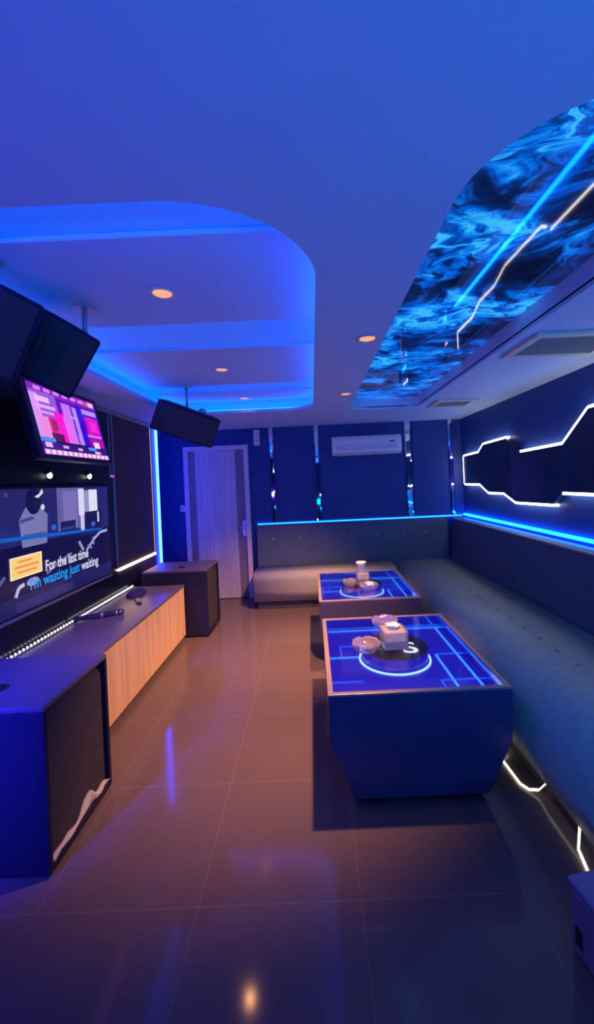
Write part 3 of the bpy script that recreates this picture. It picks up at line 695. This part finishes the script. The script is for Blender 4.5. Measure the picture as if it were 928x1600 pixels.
# low box at the right edge
st = thing('storage_box', 'low blue grey box with a dark hand slot at the lower right edge', 'box', (.772, 1.288, 0), math.radians(9))
MB().box((0, -.44, .004), (.40, 0, .212), M['skirt'], .012).build('body', st)
MB().box((-.004, -.444, .212), (.404, .004, .236), M['skirt'], .010).build('lid', st)
MB().prism([(-.046, .04), (-.026, .04), (-.022, .046), (-.022, .096), (-.026, .102), (-.046, .102), (-.050, .096), (-.050, .046)], 'x', -.0015, .004, M['slot']).build('hand_slot', st)

# ------------------------------------------------------------------ lit panel art on the right wall
art = thing('wall_light_panel', 'black angular wall panels edged with white LED lines', 'wall light', (XR, 0, 0))
PTS_T = [(5.24, 1.785), (4.77, 1.80), (4.63, 1.885), (4.09, 1.90), (3.82, 1.735), (3.17, 1.752), (2.86, 1.985), (2.2, 2.0), (1.95, 1.80), (1.4, 1.80)]
PTS_B = [(5.24, 1.43), (4.77, 1.432), (4.54, 1.335), (4.18, 1.34), (3.94, 1.255), (3.32, 1.268), (3.20, 1.372), (2.5, 1.375), (2.25, 1.25), (1.4, 1.25)]
def zat(pts, y):
    for (a, za), (b, zb) in zip(pts[:-1], pts[1:]):
        if b <= y <= a: return za + (zb - za) * (a - y) / (a - b)
cuts = [5.24, 4.765, 4.02, 3.52, 2.52, 1.4]
for a, b in zip(cuts[:-1], cuts[1:]):
    g = .004
    top = [(a - g, zat(PTS_T, a - g))] + [p for p in PTS_T if b < p[0] < a] + [(b + g, zat(PTS_T, b + g))]
    bot = [(a - g, zat(PTS_B, a - g))] + [p for p in PTS_B if b < p[0] < a] + [(b + g, zat(PTS_B, b + g))]
    MB().prism(top + bot[::-1], 'x', -.058, -.004, M['artpanel'], .002).build('panel', art)
def edge(p, q, sgn, wd=.021):
    a, b = Vector(p), Vector(q); n2 = Vector((-(b - a).y, (b - a).x)).normalized()
    if n2.y * sgn < 0: n2 = -n2
    if abs(n2.y) < .05: n2 = Vector((1, 0))
    a1, b1 = a + n2 * .001, b + n2 * .001
    MB().prism([tuple(a1), tuple(b1), tuple(b1 + n2 * wd), tuple(a1 + n2 * wd)], 'x', -.055, -.010, M['led_white']).build('led_edge', art)
for i in (0, 1, 2, 4, 5, 6, 8): edge(PTS_T[i], PTS_T[i + 1], 1)
for i in (0, 1, 2, 3, 4, 6, 8): edge(PTS_B[i], PTS_B[i + 1], -1)
edge(PTS_T[0], PTS_B[0], 1)

# ------------------------------------------------------------------ things on the cabinet top
def microphone(x, y, rz, lab, r=.022):
    t = thing('microphone', lab, 'microphone', (x, y, .5565), rz, 'microphones on the cabinet')
    X = Matrix.Translation((0, 0, r + .001)) @ Matrix.Rotation(PI / 2, 4, 'Y')
    MB().lathe([(.012, -.12), (.017, -.115), (.018, -.05), (.019, .055), (.021, .075)], M['mic'], 20, X).build('handle', t)
    MB().lathe([(.021, .076), (r, .082), (r, .088), (.021, .09)], M['chrome'], 20, X).build('collar', t)
    MB().lathe([(.020, .091), (r + .002, .105), (r + .002, .12), (.017, .137), (.004, .143)], M['micmesh'], 20, X).build('head', t)
    MB().lathe([(.0185, -.03), (.0195, -.028), (.0195, -.012), (.0185, -.010)], M['chrome'], 20, X).build('band', t)
microphone(-1.755, 3.08, math.radians(28), 'black handheld microphone lying on the cabinet, nearest the viewer')
microphone(-1.67, 3.11, math.radians(30), 'black handheld microphone lying on the cabinet, the second beside it')
po = bmesh.new(); bmesh.ops.create_uvsphere(po, u_segments=24, v_segments=12, radius=1)
for v in po.verts:
    c = v.co; v.co = Vector((c.x * .075, c.y * .13, max(-.0, c.z * .05 + .012) + .004 * math.sin(40 * c.x) * (c.z > 0)))
for f in po.faces: f.smooth = True
q = MB(); q._merge(po, M['pouch'], Matrix.Translation((-1.70, 3.74, .5565))); tag(q.build('pouch'), 'dark blue soft pouch on the cabinet near the far subwoofer', 'pouch')
rc = thing('remote_control', 'small dark remote control lying near the pouch on the cabinet', 'remote', (-1.575, 3.50, .5565), .5)
MB().box((-.022, -.075, .0), (.022, .075, .017), M['mic'], .005).build('case', rc)
b = MB()
for i in range(4):
    for j in range(2): b.box((-.014 + j * .017, -.055 + i * .027, .0165), (-.003 + j * .017, -.042 + i * .027, .0195), M['trim'], .001, 1)
b.build('buttons', rc)

# ------------------------------------------------------------------ added fill lights
def area(name, loc, target, sx, sy, col, power, spread=PI):
    l = bpy.data.lights.new(name, 'AREA'); l.shape = 'RECTANGLE'; l.size = sx; l.size_y = sy; l.color = col; l.energy = power; l.spread = spread
    o = bpy.data.objects.new(name, l); C.objects.link(o); o.location = loc
    o.rotation_euler = (Vector(target) - Vector(loc)).to_track_quat('-Z', 'Y').to_euler()
area('blue_fill', (.9, -1.55, .9), (.7, 1.4, 2.6), 2.0, .12, (0, .25, 1), 27, 1.9)  # added fill to turn the ceiling blue, no fixture
area('violet_fill', (-1.5, -1.5, 1.2), (-1.5, 1.2, 2.4), .9, .12, (.14, .03, 1), 15, 1.7)  # added fill for the violet on the left of the ceiling
area('forward_fill', (-.2, -1.5, 2.2), (-.2, 3.0, .7), 1.6, .15, (.012, .05, 1), 4.5)  # added blue fill thrown down the room from behind the viewer
sp = bpy.data.lights.new('sub_fill_spot', 'SPOT'); sp.energy = 850; sp.color = (.035, .03, 1); sp.spot_size = .72; sp.spot_blend = 1.0; sp.shadow_soft_size = .06  # unseen spot added to brighten the near subwoofer
so = bpy.data.objects.new('sub_fill_spot', sp); C.objects.link(so); so.location = (-1.75, .1, 1.75); so.rotation_euler = (Vector((-1.62, 1.6, .62)) - so.location).to_track_quat('-Z', 'Y').to_euler()

wd = bpy.data.worlds.new('night'); S.world = wd; wd.use_nodes = True
wd.node_tree.nodes['Background'].inputs[0].default_value = (.02, .04, .3, 1); wd.node_tree.nodes['Background'].inputs[1].default_value = .1

# ------------------------------------------------------------------ camera
cam = bpy.data.cameras.new('camera'); co = bpy.data.objects.new('camera', cam); C.objects.link(co); S.camera = co
F = 620.0; th = math.radians(2.6); c, s = math.cos(th), math.sin(th)
cam.sensor_fit = 'VERTICAL'; cam.sensor_height = 36; cam.sensor_width = 36 * 928 / 1600; cam.lens = 36 * F / 1600
cam.shift_x = -23 / 1600; cam.shift_y = -48 / 1600; cam.clip_start = .05
co.matrix_world = Matrix(((c, s, 0, 0), (0, 0, -1, 0), (-s, c, 0, 1.55), (0, 0, 0, 1)))
vs = S.view_settings; S.display_settings.display_device = 'sRGB'; vs.view_transform = 'Standard'; vs.look = 'None'; vs.gamma = 1; vs.exposure = 0; vs.use_curve_mapping = False
